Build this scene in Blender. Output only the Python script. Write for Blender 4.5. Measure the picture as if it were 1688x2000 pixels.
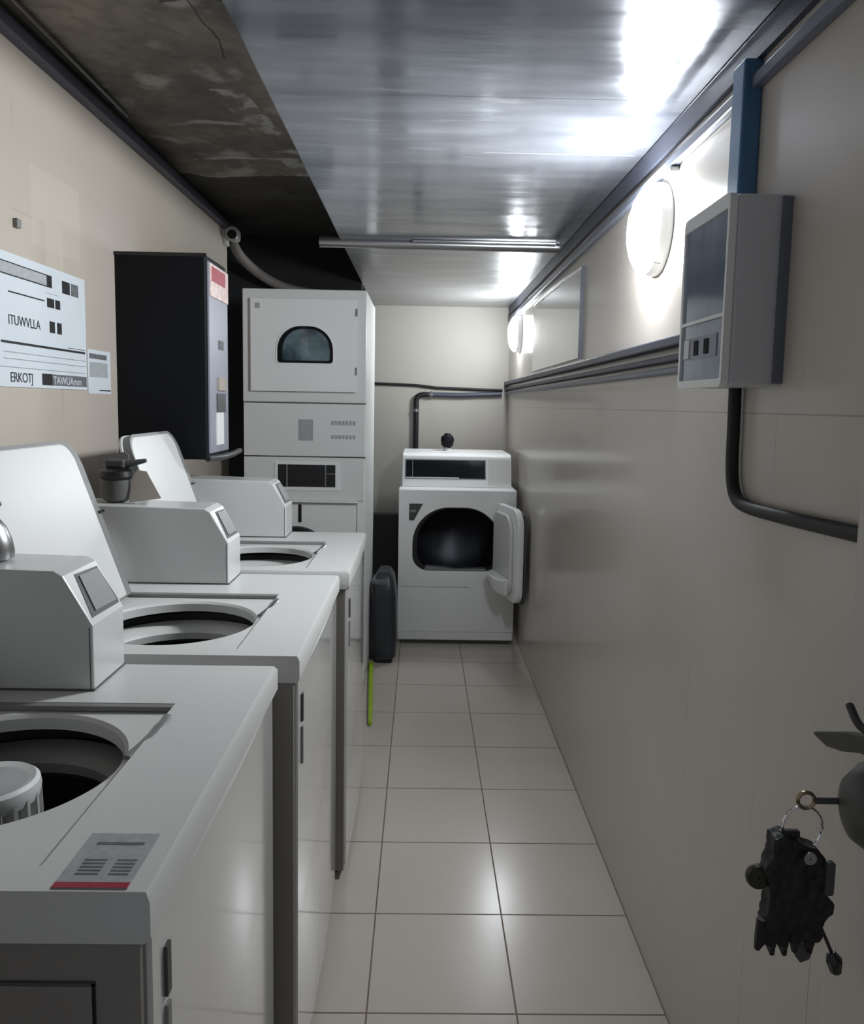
import bpy, bmesh, math, random
from mathutils import Vector, Matrix
PI = math.pi
random.seed(4)
S = bpy.context.scene
COL = S.collection
for o in list(bpy.data.objects):
    bpy.data.objects.remove(o)

# ------------------------------------------------------------ camera, world, exposure
F, CX, CY, RHO, PITCH, YAW, HC = 1520.0, 844.0, 950.0, .018, .104637, .014313, 1.39
cd = bpy.data.cameras.new('camera'); cam = bpy.data.objects.new('camera', cd); COL.objects.link(cam)
cd.sensor_fit = 'VERTICAL'; cd.sensor_height = 24.0; cd.lens = 24.0 * F / 2000.0
cd.shift_y = -(1000.0 - CY) / 2000.0
cd.clip_start = .02
cam.matrix_world = Matrix.Translation((0, 0, HC)) @ Matrix.Rotation(-YAW, 4, 'Z') @ Matrix.Rotation(PI/2 - PITCH, 4, 'X') @ Matrix.Rotation(RHO, 4, 'Z')
S.camera = cam
w = bpy.data.worlds.new('world'); S.world = w; w.use_nodes = True
w.node_tree.nodes['Background'].inputs[0].default_value = (.85, .9, 1, 1)
w.node_tree.nodes['Background'].inputs[1].default_value = .045
S.view_settings.view_transform = 'Standard'; S.view_settings.look = 'None'
S.view_settings.gamma = 1; S.view_settings.use_curve_mapping = False
S.view_settings.exposure = 2.8
LAMP_STRENGTH = 30.0; FAR_LAMP_STRENGTH = 17.0; LAMP_COLOUR = (.91, .96, 1.0)

# ------------------------------------------------------------ materials
def mat(name, c, rough=.5, metal=0.0, var=.05, scale=6.0, bump=0.0, bscale=60.0, coat=0.0, spec=.5, stretch=None, c2=None, emit=None):
    m = bpy.data.materials.new(name); m.use_nodes = True
    nt = m.node_tree; b = nt.nodes['Principled BSDF']
    b.inputs['Roughness'].default_value = rough; b.inputs['Metallic'].default_value = metal
    b.inputs['Coat Weight'].default_value = coat; b.inputs['Coat Roughness'].default_value = .08
    b.inputs['Specular IOR Level'].default_value = spec
    if emit:
        b.inputs['Base Color'].default_value = (*c, 1)
        b.inputs['Emission Color'].default_value = (*emit[0], 1); b.inputs['Emission Strength'].default_value = emit[1]
        return m
    tc = nt.nodes.new('ShaderNodeTexCoord'); mp = nt.nodes.new('ShaderNodeMapping')
    if stretch: mp.inputs['Scale'].default_value = stretch
    nt.links.new(tc.outputs['Object'], mp.inputs['Vector'])
    n = nt.nodes.new('ShaderNodeTexNoise'); n.inputs['Scale'].default_value = scale; n.inputs['Detail'].default_value = 5
    nt.links.new(mp.outputs[0], n.inputs['Vector'])
    r = nt.nodes.new('ShaderNodeValToRGB'); r.color_ramp.elements[0].position = .3; r.color_ramp.elements[1].position = .7
    a = c2 or tuple(x*(1-var*2) for x in c)
    r.color_ramp.elements[0].color = (*a, 1); r.color_ramp.elements[1].color = (*c, 1)
    nt.links.new(n.outputs[0], r.inputs[0]); nt.links.new(r.outputs[0], b.inputs['Base Color'])
    if bump:
        n2 = nt.nodes.new('ShaderNodeTexNoise'); n2.inputs['Scale'].default_value = bscale; n2.inputs['Detail'].default_value = 4
        nt.links.new(mp.outputs[0], n2.inputs['Vector'])
        bp = nt.nodes.new('ShaderNodeBump'); bp.inputs['Strength'].default_value = bump; bp.inputs['Distance'].default_value = .01
        nt.links.new(n2.outputs[0], bp.inputs['Height']); nt.links.new(bp.outputs[0], b.inputs['Normal'])
    return m

class G:
    """small node-graph helper"""
    def __init__(s, m): s.nt = m.node_tree; s.b = s.nt.nodes['Principled BSDF']; s.ramp = [n for n in s.nt.nodes if n.type == 'VALTORGB'][0]
    def m(s, op, a, b=None, c=None):
        n = s.nt.nodes.new('ShaderNodeMath'); n.operation = op
        for i, v in enumerate((a, b, c)):
            if v is None: continue
            if isinstance(v, (int, float)): n.inputs[i].default_value = v
            else: s.nt.links.new(v, n.inputs[i])
        return n.outputs[0]
    def xyz(s):
        tc = s.nt.nodes.new('ShaderNodeTexCoord'); sp = s.nt.nodes.new('ShaderNodeSeparateXYZ')
        s.nt.links.new(tc.outputs['Object'], sp.inputs[0]); return sp.outputs
    def line(s, v, at, wd): return s.m('LESS_THAN', s.m('ABSOLUTE', s.m('SUBTRACT', v, at)), wd)
    def rng(s, v, a, b): return s.m('MULTIPLY', s.m('GREATER_THAN', v, a), s.m('LESS_THAN', v, b))
    def mix(s, fac, col, src=None):
        n = s.nt.nodes.new('ShaderNodeMixRGB'); n.inputs[2].default_value = (*col, 1)
        cur = s.b.inputs['Base Color'].links[0].from_socket
        s.nt.links.new(cur, n.inputs[1]); s.nt.links.new(fac, n.inputs[0])
        s.nt.links.new(n.outputs[0], s.b.inputs['Base Color']); return n
    def noise(s, scale, vec=None, detail=4, lo=.4, hi=.6):
        n = s.nt.nodes.new('ShaderNodeTexNoise'); n.inputs['Scale'].default_value = scale; n.inputs['Detail'].default_value = detail
        tc = s.nt.nodes.new('ShaderNodeTexCoord'); mp = s.nt.nodes.new('ShaderNodeMapping')
        if vec: mp.inputs['Scale'].default_value = vec
        s.nt.links.new(tc.outputs['Object'], mp.inputs[0]); s.nt.links.new(mp.outputs[0], n.inputs['Vector'])
        r = s.nt.nodes.new('ShaderNodeMapRange'); r.inputs[1].default_value = lo; r.inputs[2].default_value = hi
        s.nt.links.new(n.outputs[0], r.inputs[0]); return r.outputs[0]

M = {}
M['enamel'] = mat('white_enamel', (.64, .64, .62), .34, var=.01, spec=.35)
M['gfront'] = mat('glossy_white_front', (.70, .695, .67), .10, var=.01, coat=.6)
M['side'] = mat('side_grey_shaded', (.26, .245, .225), .45, var=.02)  # cabinet grey with the near-side shade mixed into the colour
M['enamel_grey'] = mat('pale_grey_enamel', (.60, .60, .595), .3, var=.01, coat=.2)
M['stackgrey'] = mat('light_grey_enamel', (.74, .74, .735), .35, var=.01)
M['enamel_bright'] = mat('bright_white_plastic', (.84, .85, .84), .3, var=.01)
M['grey_pl'] = mat('mid_grey_plastic', (.22, .22, .215), .45, var=.03)
M['dgrey'] = mat('dark_grey_plastic', (.06, .06, .06), .45, var=.05)
M['seam'] = mat('dark_seam', (.10, .098, .095), .6, var=.05)
M['black'] = mat('black_plastic', (.008, .008, .009), .4, var=.1)
M['rubber'] = mat('black_rubber', (.004, .004, .005), .55, var=.1)
M['navy'] = mat('dark_blue_grey_panel', (.003, .0035, .005), .6, spec=.2, var=.1)
M['steel'] = mat('brushed_steel', (.45, .45, .46), .3, 1.0, stretch=(1, 1, 20))
M['tub'] = mat('dark_tub_enamel', (.03, .03, .03), .4, var=.05)
M['ring'] = mat('tub_ring_grey', (.25, .25, .24), .4, var=.03)
M['ringw'] = mat('tub_ring_white', (.62, .62, .60), .4, var=.03)
M['glass'] = mat('dark_door_glass', (.02, .04, .05), .06, var=.3, coat=.6, c2=(.22, .30, .33), scale=9)  # pale second tone stands for reflections in the window
M['glassk'] = mat('black_display_glass', (.012, .013, .016), .08, var=.3, coat=.6)
M['drum'] = mat('dryer_drum', (.045, .048, .06), .35, .4, var=.15, stretch=(6, 1, .4))
M['paper'] = mat('white_paper', (.60, .64, .68), .7, var=.02)
M['ink'] = mat('black_ink', (.02, .02, .022), .7, var=.2, scale=120)
M['inkg'] = mat('grey_ink', (.16, .17, .18), .7, var=.2, scale=90)
M['inkl'] = mat('pale_grey_ink', (.40, .42, .43), .7, var=.1, scale=90)
M['red'] = mat('red_print', (.35, .02, .045), .4, var=.05)
M['pink'] = mat('pink_print', (.62, .40, .38), .5, c2=(.75, .68, .62), scale=40)
M['lavender'] = mat('grey_lavender_panel', (.28, .29, .35), .35, var=.04)
M['card'] = mat('cream_cardboard', (.42, .37, .32), .8, var=.06)
M['cardg'] = mat('grey_brown_cardboard', (.20, .185, .17), .8, var=.06)
M['conduit'] = mat('blue_grey_pvc', (.16, .175, .22), .4, var=.06)
M['conduitd'] = mat('dark_blue_grey_pvc', (.055, .06, .085), .45, var=.06)
M['blue'] = mat('blue_duct_cover', (.07, .17, .32), .4, var=.1)
M['ebox'] = mat('grey_white_box_plastic', (.60, .61, .64), .4, var=.02)
M['smoke'] = mat('smoked_blue_window', (.22, .27, .36), .12, var=.15, stretch=(1, 4, .5), coat=.4)
M['green'] = mat('lime_green_plastic', (.33, .50, .01), .4, var=.05)
M['bin'] = mat('blue_black_plastic', (.028, .032, .042), .35, var=.1)
M['bag'] = mat('grey_bin_liner', (.16, .165, .18), .35, var=.15)
M['lamp'] = mat('lit_diffuser', (.9, .9, .9), .4, emit=(LAMP_COLOUR, LAMP_STRENGTH))
M['lampfar'] = mat('lit_diffuser_far', (.9, .9, .9), .4, emit=(LAMP_COLOUR, FAR_LAMP_STRENGTH))
M['brass'] = mat('old_brass', (.35, .28, .18), .35, .9, var=.2)
M['obrass'] = mat('tarnished_metal', (.06, .058, .045), .35, .7, var=.3)
M['chrome'] = mat('chrome', (.6, .6, .6), .12, 1.0)
M['jug'] = mat('dull_grey_jug', (.09, .09, .083), .5, var=.1)
M['pale_tube'] = mat('pale_matt_tube', (.30, .27, .25), .6, var=.15)
M['doorpaint'] = mat('door_paint', (.60, .56, .50), .4, var=.03)

# walls
def wall_mat(name, c, seams, rough, coat, hseams=(), patches=()):
    m = mat(name, c, rough, var=.035, scale=2.2, coat=coat, bump=.03, bscale=3.0)
    g = G(m); x, y, z = g.xyz()
    fade = g.noise(3.0, lo=.42, hi=.62)
    for at, wd, z0, z1, st in seams:
        f = g.m('MULTIPLY', g.line(y, at, wd), g.rng(z, z0, z1))
        g.mix(g.m('MULTIPLY', g.m('MULTIPLY', f, fade), st), tuple(q*.35 for q in c))
    for at, wd, y0, y1, st in hseams:
        f = g.m('MULTIPLY', g.line(z, at, wd), g.rng(y, y0, y1))
        g.mix(g.m('MULTIPLY', f, st), tuple(q*.35 for q in c))
    for y0, y1, z0, z1, col, st in patches:
        f = g.m('MULTIPLY', g.rng(y, y0, y1), g.rng(z, z0, z1))
        g.mix(g.m('MULTIPLY', f, st), col)
    return m
M['wall_r'] = wall_mat('laminate_wall_right', (.58, .53, .47), [(1.28, .001, 0, 1.38, .8), (1.62, .0012, 0, 1.38, .5), (2.1, .0015, 0, 1.38, .6), (2.75, .002, 0, 1.38, .5), (3.5, .002, 0, 1.38, .5), (1.06, .001, .1, .9, .8), (1.2, .001, 1.4, 2.0, .5)],
    .30, .25, [(1.385, .0014, .2, 5.3, .6), (.93, .001, .2, 1.1, .3)])
M['wall_l'] = wall_mat('painted_wall_left', (.47, .42, .355), [(2.19, .0015, 1.0, 1.95, 1.0), (2.338, .0018, 1.73, 1.98, 1.2), (1.97, .001, 1.8, 2.1, .7)],
    .55, 0, [(1.845, .001, 1.95, 2.33, .4)], [(2.05, 2.33, 1.78, 1.98, (.54, .485, .41), .45), (2.36, 2.7, 1.0, 1.99, (.44, .385, .34), .6), (2.12, 2.22, 1.70, 1.86, (.54, .485, .41), .5)])
M['wall_b'] = mat('painted_wall_back', (.40, .375, .335), .5, var=.03, scale=2)
M['darkwall'] = mat('shade_dark_wall', (.022, .022, .023), .8, var=.1, scale=3)  # near-black colour stands for shade in the recess behind the stack
M['wall_d'] = mat('dark_low_bounce_wall', (.16, .15, .14), .7, var=.1, scale=3)  # tone of the unseen front wall, kept dark to cut bounce light

m = mat('floor_tiles', (.54, .49, .43), .20, var=.04, scale=1.6); M['floor'] = m
g = G(m); x, y, z = g.xyz()
fx = g.m('ABSOLUTE', g.m('SUBTRACT', g.m('FRACT', g.m('ADD', g.m('DIVIDE', g.m('ADD', x, .105), .345), 10.5)), .5))
fy = g.m('ABSOLUTE', g.m('SUBTRACT', g.m('FRACT', g.m('ADD', g.m('DIVIDE', g.m('ADD', y, -1.65), .351), 10.5)), .5))
gr = g.m('MAXIMUM', g.m('LESS_THAN', fx, .0062), g.m('LESS_THAN', fy, .0068))
g.mix(g.m('MULTIPLY', gr, .9), (.13, .085, .055))
rr = g.nt.nodes.new('ShaderNodeMapRange'); g.nt.links.new(gr, rr.inputs[0]); rr.inputs[3].default_value = .21; rr.inputs[4].default_value = .7
g.nt.links.new(rr.outputs[0], g.b.inputs['Roughness'])

m = mat('stained_shaded_concrete', (.34, .30, .25), .85, var=.25, scale=2.4, bump=.9, bscale=9, c2=(.085, .083, .078)); M['concrete'] = m
g = G(m); x, y, z = g.xyz()
g.mix(g.m('MULTIPLY', g.noise(24, detail=8, lo=.45, hi=.75), .45), (.06, .055, .05))
g.mix(g.m('MULTIPLY', g.noise(5.5, detail=9, lo=.56, hi=.66), .75), (.44, .43, .40))
g.mix(g.m('MULTIPLY', g.m('MULTIPLY', g.noise(1.7, lo=.42, hi=.55), g.m('LESS_THAN', y, 1.9)), .5), (.40, .33, .27))
fz = g.noise(9, detail=6, lo=.40, hi=.58)
nw = g.m('MULTIPLY', g.noise(3, detail=6, lo=0, hi=1), .12)
g.mix(g.m('MULTIPLY', g.m('MULTIPLY', g.m('MULTIPLY', g.line(g.m('ADD', y, nw), 3.12, .016), g.rng(x, -.88, -.5)), fz), .9), (.5, .5, .49))
g.mix(g.m('MULTIPLY', g.m('MULTIPLY', g.m('MULTIPLY', g.line(g.m('ADD', y, nw), 2.74, .014), g.rng(x, -.86, -.55)), fz), .8), (.42, .42, .41))
g.mix(g.m('MULTIPLY', g.m('MULTIPLY', g.m('MULTIPLY', g.line(g.m('ADD', x, g.m('MULTIPLY', y, -.14)), -.93, .05), g.rng(y, 2.4, 3.5)), g.noise(12, detail=9, lo=.52, hi=.60)), .8), (.48, .48, .46))
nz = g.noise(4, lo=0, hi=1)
g.mix(g.m('MULTIPLY', g.m('GREATER_THAN', g.m('ADD', y, g.m('MULTIPLY', nz, .3)), 3.42), .85), (.03, .03, .032))  # far end painted near-black, carrying the shade beside the duct
g.mix(g.m('MULTIPLY', g.m('MULTIPLY', g.line(g.m('ADD', x, g.m('MULTIPLY', nz, .08)), -.50, .003), g.rng(y, 1.2, 2.2)), .8), (.06, .05, .04))
g.mix(g.m('MULTIPLY', g.m('MULTIPLY', g.line(g.m('ADD', y, g.m('MULTIPLY', nz, .1)), 1.95, .006), g.rng(x, -.62, -.35)), .8), (.03, .03, .03))

def duct_mat(name, c, c2, rough):
    m = mat(name, c, rough, .65, var=.15, scale=4.5, c2=c2, bump=.06, bscale=5, stretch=(.5, 3.0, 1))
    g = G(m); x, y, z = g.xyz()
    g.mix(g.m('MULTIPLY', g.noise(7, (.6, 3.5, 1), 9, .62, .70), .5), (.48, .50, .53))
    nz = g.noise(3, (.5, 4, 1), 6, .3, .7)
    r2 = g.nt.nodes.new('ShaderNodeMapRange'); g.nt.links.new(nz, r2.inputs[0]); r2.inputs[3].default_value = rough-.03; r2.inputs[4].default_value = rough+.08
    g.nt.links.new(r2.outputs[0], g.b.inputs['Roughness'])
    return m, g, x, y
M['duct'], g, x, y = duct_mat('galvanised_duct', (.33, .345, .38), (.20, .21, .24), .13)
g.mix(g.m('MULTIPLY', g.m('MULTIPLY', g.line(y, 1.75, .0016), g.rng(x, -.1, .5)), .8), (.1, .1, .12))
g.mix(g.m('MULTIPLY', g.m('MULTIPLY', g.line(y, 2.12, .004), g.rng(x, .15, .55)), .8), (.5, .5, .52))
M['duct2'], g, x, y = duct_mat('galvanised_duct_clean', (.42, .425, .43), (.34, .345, .35), .32)

# ------------------------------------------------------------ mesh helpers
def box(bm, x0, y0, z0, x1, y1, z1):
    v = [bm.verts.new(p) for p in ((x0,y0,z0),(x1,y0,z0),(x1,y1,z0),(x0,y1,z0),(x0,y0,z1),(x1,y0,z1),(x1,y1,z1),(x0,y1,z1))]
    for f in ((0,3,2,1),(4,5,6,7),(0,1,5,4),(1,2,6,5),(2,3,7,6),(3,0,4,7)): bm.faces.new([v[i] for i in f])
    return v
def prism(bm, pts, axis, a, b):
    """extrude 2D polygon pts along axis: 'x' -> pts (y,z); 'y' -> pts (x,z); 'z' -> pts (x,y)"""
    def P(p, t): return {'x': (t, p[0], p[1]), 'y': (p[0], t, p[1]), 'z': (p[0], p[1], t)}[axis]
    A = [bm.verts.new(P(p, a)) for p in pts]; B = [bm.verts.new(P(p, b)) for p in pts]
    n = len(pts)
    bm.faces.new(A); bm.faces.new(B[::-1])
    for i in range(n): bm.faces.new((A[i], B[i], B[(i+1) % n], A[(i+1) % n]))
    return A + B
def lathe(bm, prof, n=40, c=(0,0,0), axis='z', closed=False):
    rings = []
    for r, h in prof:
        ring = []
        for i in range(n):
            a = 2*PI*i/n; u, v = r*math.cos(a), r*math.sin(a)
            p = {'z': (u, v, h), 'x': (h, u, v), 'y': (u, h, v)}[axis]
            ring.append(bm.verts.new((p[0]+c[0], p[1]+c[1], p[2]+c[2])))
        rings.append(ring)
    for a, b in zip(rings, rings[1:]):
        for i in range(n): bm.faces.new((a[i], a[(i+1) % n], b[(i+1) % n], b[i]))
    if closed:
        bm.faces.new(rings[0][::-1]); bm.faces.new(rings[-1])
    return rings
def smooth_path(pts, k=6):
    P = [Vector(p) for p in pts]; P = [2*P[0]-P[1]] + P + [2*P[-1]-P[-2]]; out = []
    for i in range(1, len(P)-2):
        for j in range(k):
            t = j/k; a, b, c, d = P[i-1], P[i], P[i+1], P[i+2]
            out.append(.5*((2*b)+(c-a)*t+(2*a-5*b+4*c-d)*t*t+(3*b-a-3*c+d)*t**3))
    out.append(P[-2]); return out
def tube(bm, pts, r, n=10, rz=None):
    P = [Vector(p) for p in pts]; rings = []; up = Vector((0, 0, 1))
    for i, p in enumerate(P):
        t = (P[min(i+1, len(P)-1)] - P[max(i-1, 0)]).normalized()
        u = t.cross(up)
        if u.length < .2: u = t.cross(Vector((0, 1, 0)))
        u.normalize(); v = t.cross(u).normalized()
        if i and (rings[-1][1].dot(u) < 0): u, v = -u, -v
        R = r[i] if isinstance(r, (list, tuple)) else r
        rings.append(([bm.verts.new(p + R*(math.cos(2*PI*k/n)*u + math.sin(2*PI*k/n)*(rz or 1)*v)) for k in range(n)], u))
    for (a, _), (b, _) in zip(rings, rings[1:]):
        for k in range(n): bm.faces.new((a[k], a[(k+1) % n], b[(k+1) % n], b[k]))
    bm.faces.new(rings[0][0][::-1]); bm.faces.new(rings[-1][0])
def rrect(x0, y0, x1, y1, r, n=6):
    if not isinstance(r, (list, tuple)): r = [r]*4
    out = []
    for (cx, cy, a0), q in zip(((x1, y1, 0), (x0, y1, 90), (x0, y0, 180), (x1, y0, 270)), r):
        sx = 1 if cx == x1 else -1; sy = 1 if cy == y1 else -1
        for i in range(n+1):
            a = math.radians(a0 + 90*i/n)
            out.append((cx - sx*q + q*math.cos(a), cy - sy*q + q*math.sin(a)))
    return out
def ring_plate(bm, outer, inner, plane, t0, t1=None):
    """flat plate with a hole, between two loops with equal counts"""
    def P(p, t): return {'x': (t, p[0], p[1]), 'y': (p[0], t, p[1]), 'z': (p[0], p[1], t)}[plane]
    n = len(outer); t1 = t0 if t1 is None else t1
    A = [bm.verts.new(P(p, t0)) for p in outer]; B = [bm.verts.new(P(p, t0)) for p in inner]
    for i in range(n): bm.faces.new((A[i], A[(i+1) % n], B[(i+1) % n], B[i]))
    if t1 != t0:
        A2 = [bm.verts.new(P(p, t1)) for p in outer]; B2 = [bm.verts.new(P(p, t1)) for p in inner]
        for i in range(n):
            j = (i+1) % n
            bm.faces.new((A2[j], A2[i], B2[i], B2[j])); bm.faces.new((A[i], A2[i], A2[j], A[j])); bm.faces.new((B[j], B2[j], B2[i], B[i]))
def radial(loop, c, n=96, extra=()):
    """resample polygon loop by angle about c"""
    out = []
    for a in sorted([2*PI*i/n - PI for i in range(n)] + list(extra)):
        d = Vector((math.cos(a), math.sin(a))); best = None
        for i in range(len(loop)):
            p, q = Vector(loop[i]) - Vector(c), Vector(loop[(i+1) % len(loop)]) - Vector(c)
            e = q - p; den = d.x*e.y - d.y*e.x
            if abs(den) < 1e-12: continue
            t = (p.x*e.y - p.y*e.x)/den; s = (p.x*d.y - p.y*d.x)/den
            if t > 0 and -1e-6 <= s <= 1+1e-6 and (best is None or t > best): best = t
        out.append((c[0]+d.x*best, c[1]+d.y*best))
    return out
def corner_angles(loop, c): return [math.atan2(p[1]-c[1], p[0]-c[0]) for p in loop]
def obj(name, bm, m, parent=None, bevel=0, seg=2, smooth=False, loc=None, rot=None, label=None):
    bmesh.ops.remove_doubles(bm, verts=bm.verts, dist=1e-6)
    bmesh.ops.recalc_face_normals(bm, faces=bm.faces)
    me = bpy.data.meshes.new(name); bm.to_mesh(me); bm.free()
    if smooth:
        for p in me.polygons: p.use_smooth = True
        try: me.set_sharp_from_angle(angle=math.radians(40))
        except Exception: pass
    o = bpy.data.objects.new(name, me); COL.objects.link(o)
    me.materials.append(M[m] if isinstance(m, str) else m)
    if bevel:
        b = o.modifiers.new('bevel', 'BEVEL'); b.width = bevel; b.segments = seg; b.limit_method = 'ANGLE'; b.angle_limit = math.radians(35)
    if parent: o.parent = parent
    if loc: o.location = loc
    if rot: o.rotation_euler = rot
    if label: o['label'] = label
    return o
def bx(name, c, m, parent=None, bevel=0, seg=2, **k):
    bm = bmesh.new(); box(bm, *c); return obj(name, bm, m, parent, bevel, seg, **k)
def thing(name, label, cat, loc=(0,0,0), group=None):
    o = bpy.data.objects.new(name, None); COL.objects.link(o); o.location = loc; o.empty_display_size = .05
    o['label'] = label; o['category'] = cat
    if group: o['group'] = group
    return o
def tag(o, label, cat, group=None):
    o['label'] = label; o['category'] = cat
    if group: o['group'] = group
    return o
def struct(o): o['kind'] = 'structure'; return o
def text(name, body, size, m, parent, matrix, sx=1.0):
    cu = bpy.data.curves.new(name, 'FONT'); cu.body = body; cu.size = size; cu.extrude = .0002; cu.space_character = .95
    t = bpy.data.objects.new(name, cu); COL.objects.link(t)
    bpy.context.view_layer.update()
    me = bpy.data.meshes.new_from_object(t); bpy.data.objects.remove(t)
    me.transform(Matrix.Diagonal((sx, 1, 1, 1))); me.transform(matrix)
    o = bpy.data.objects.new(name, me); COL.objects.link(o); me.materials.clear(); me.materials.append(M[m]); o.parent = parent
    return o

# ------------------------------------------------------------ room shell
XL, XR, YB, ZC = -1.0, .585, 5.35, 2.30
struct(bx('floor', (-1.4, -.6, -.06, XR+.1, YB+.1, 0), 'floor'))
struct(bx('ceiling', (-1.4, -.0, ZC, XR+.1, YB+.1, ZC+.1), 'concrete'))
struct(bx('wall_right', (XR, -.0, 0, XR+.1, YB+.1, ZC), 'wall_r'))
struct(bx('wall_left', (XL-.1, -.0, 0, XL, 4.05, ZC), 'wall_l'))
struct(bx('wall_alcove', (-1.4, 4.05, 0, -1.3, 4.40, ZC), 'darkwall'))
struct(bx('wall_shade_filler', (-1.4, 4.40, 0, -.345, 4.45, ZC), 'darkwall'))  # added dark sheet, stands in for the shaded gap behind the stack
struct(bx('wall_back', (-1.4, YB, 0, XR, YB+.1, ZC), 'wall_b'))
bm = bmesh.new(); box(bm, -1.1, -.1, 0, -.42, 0, ZC); box(bm, -.42, -.1, 2.05, XR+.1, 0, ZC); box(bm, .54, -.1, 0, XR+.1, 0, 2.05)
struct(obj('wall_front', bm, 'wall_d'))
bm = bmesh.new(); box(bm, XL, .02, 2.235, XL+.035, 4.05, 2.262)
struct(obj('trim_1', bm, 'conduitd'))
bm = bmesh.new(); box(bm, XR-.012, .02, 2.0, XR, 5.35, 2.05)
struct(obj('trim_2', bm, 'conduitd'))

# open door against the right wall
d = thing('door_1', 'beige door leaf standing open beside the right wall with keys in its lock', 'door', (.50, .12, 0)); d['kind'] = 'structure'
bx('door_leaf', (0, 0, .01, .042, .755, 2.0), 'doorpaint', d, .003)
bm = bmesh.new(); lathe(bm, [(0, 0), (.026, 0), (.026, -.008), (.013, -.012), (.013, -.03), (0, -.03)], 20, (0, .60, 1.066), 'x'); 
obj('rosette', bm, 'brass', d, smooth=True)
bm = bmesh.new(); prism(bm, [(.575, 1.062), (.61, 1.056), (.642, 1.043), (.668, 1.036), (.700, 1.038), (.692, 1.043), (.636, 1.067), (.60, 1.078), (.575, 1.082)], 'x', -.066, -.052); tube(bm, [(-.055, .60, 1.066), (0, .60, 1.066)], .011, 10)
hd = obj('door_handle', bm, 'obrass', d, .004, label='dark brass lever handle')
bm = bmesh.new(); tube(bm, smooth_path([(-.062, .58, 1.083), (-.068, .605, 1.086), (-.064, .632, 1.096)]), .004); obj('handle_strap', bm, 'rubber', hd)
bm = bmesh.new(); lathe(bm, [(0, 0), (.044, 0), (.042, -.018), (.030, -.036), (.016, -.042), (0, -.042)], 28, (0, .66, .975), 'x')
for v in bm.verts: v.co.z = .972 + (v.co.z - .975)*1.15
obj('lock_escutcheon', bm, 'jug', d, smooth=True)

# ------------------------------------------------------------ ceiling duct
d = thing('ventilation_duct', 'galvanised sheet metal duct filling the ceiling above the aisle', 'duct', (0, 0, 2.05))
bx('duct_section', (-.345, .02, 0, XR-.012, 3.28, .248), 'duct', d, .004)
bx('duct_section', (-.345, 3.30, 0, XR-.012, YB-.002, .248), 'duct2', d, .004, label='paler smooth duct section at the far end')
bm = bmesh.new(); tube(bm, [(-.43, 3.27, -.006), (-.40, 3.27, -.006), (.1, 3.275, -.008), (.55, 3.28, -.008)], .023, 12); obj('flange_rail', bm, 'steel', d, smooth=True)
bx('joint_strip', (-.05, 3.22, -.010, .53, 3.25, 0), 'steel', d, .002)

# ------------------------------------------------------------ trunking, cables and pipes
def run(name, c, m, label, cat, group=None, bevel=.004):
    return tag(bx(name, c, m, None, bevel), label, cat, group)
run('cable_trunking', (XR-.030, 1.50, 1.530, XR, YB, 1.553), 'conduitd', 'uppermost dark blue-grey trunking strip running along the right wall behind the meter box', 'trunking')
run('cable_trunking', (XR-.026, 1.50, 1.497, XR, YB, 1.512), 'conduitd', 'middle blue-grey trunking strip of the three along the right wall', 'trunking')
run('cable_trunking', (XR-.022, 1.50, 1.470, XR, YB, 1.485), 'conduit', 'lowest slim blue-grey trunking strip of the three along the right wall', 'trunking')
run('cable_trunking', (XR-.020, .05, 1.950, XR, 5.30, 1.972), 'conduit', 'long blue-grey trunking high on the right wall just below the duct', 'trunking')
run('lamp_trunking', (XR-.022, 1.855, 1.935, XR, 1.915, 1.948), 'ebox', 'tiny pale clip under high trunking above nearer lamp', 'clip')
run('cable_cover', (XR-.034, 1.415, 1.737, XR-.0, 1.468, 2.0), 'blue', 'wide dark blue cable cover rising from the meter box to the ceiling', 'cable cover')
bm = bmesh.new(); tube(bm, smooth_path([(XR-.014, 1.425, 1.430), (XR-.014, 1.422, 1.36), (XR-.014, 1.418, 1.28), (XR-.014, 1.395, 1.235), (XR-.014, 1.34, 1.222), (XR-.014, 1.2, 1.224), (XR-.014, 1.02, 1.231), (XR-.014, .90, 1.236)], 8), .0115, 12)
tag(obj('power_cable', bm, 'rubber', smooth=True), 'thick black cable dropping from the meter box and bending along the wall', 'cable')
bm = bmesh.new(); tube(bm, smooth_path([(-.985, 4.09, 2.20), (-.95, 4.15, 2.13), (-.87, 4.25, 2.06), (-.76, 4.32, 2.01), (-.62, 4.355, 1.985), (-.45, 4.36, 1.975)], 8), .026, 12)
tag(obj('pale_curved_tube', bm, 'pale_tube', smooth=True), 'pale curved tube under the dark ceiling behind the stacked dryer', 'hose')  # pale tube curving across the dark recess
bm = bmesh.new(); tube(bm, [(XL+.016, .03, 2.277), (XL+.018, 1.5, 2.275), (XL+.02, 2.6, 2.272), (XL+.016, 4.03, 2.277)], .011, 8)
tag(obj('ceiling_cable', bm, 'rubber', smooth=True), 'black cable running in the corner of the left wall and concrete ceiling', 'cable')
bm = bmesh.new(); tube(bm, [(XL+.035, .03, 2.287), (XL+.06, 1.5, 2.287), (XL+.045, 2.6, 2.287)], .006, 8)
tag(obj('ceiling_cable', bm, 'steel', smooth=True), 'thin bare metal wire on the concrete ceiling beside the black corner cable', 'cable')
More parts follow.
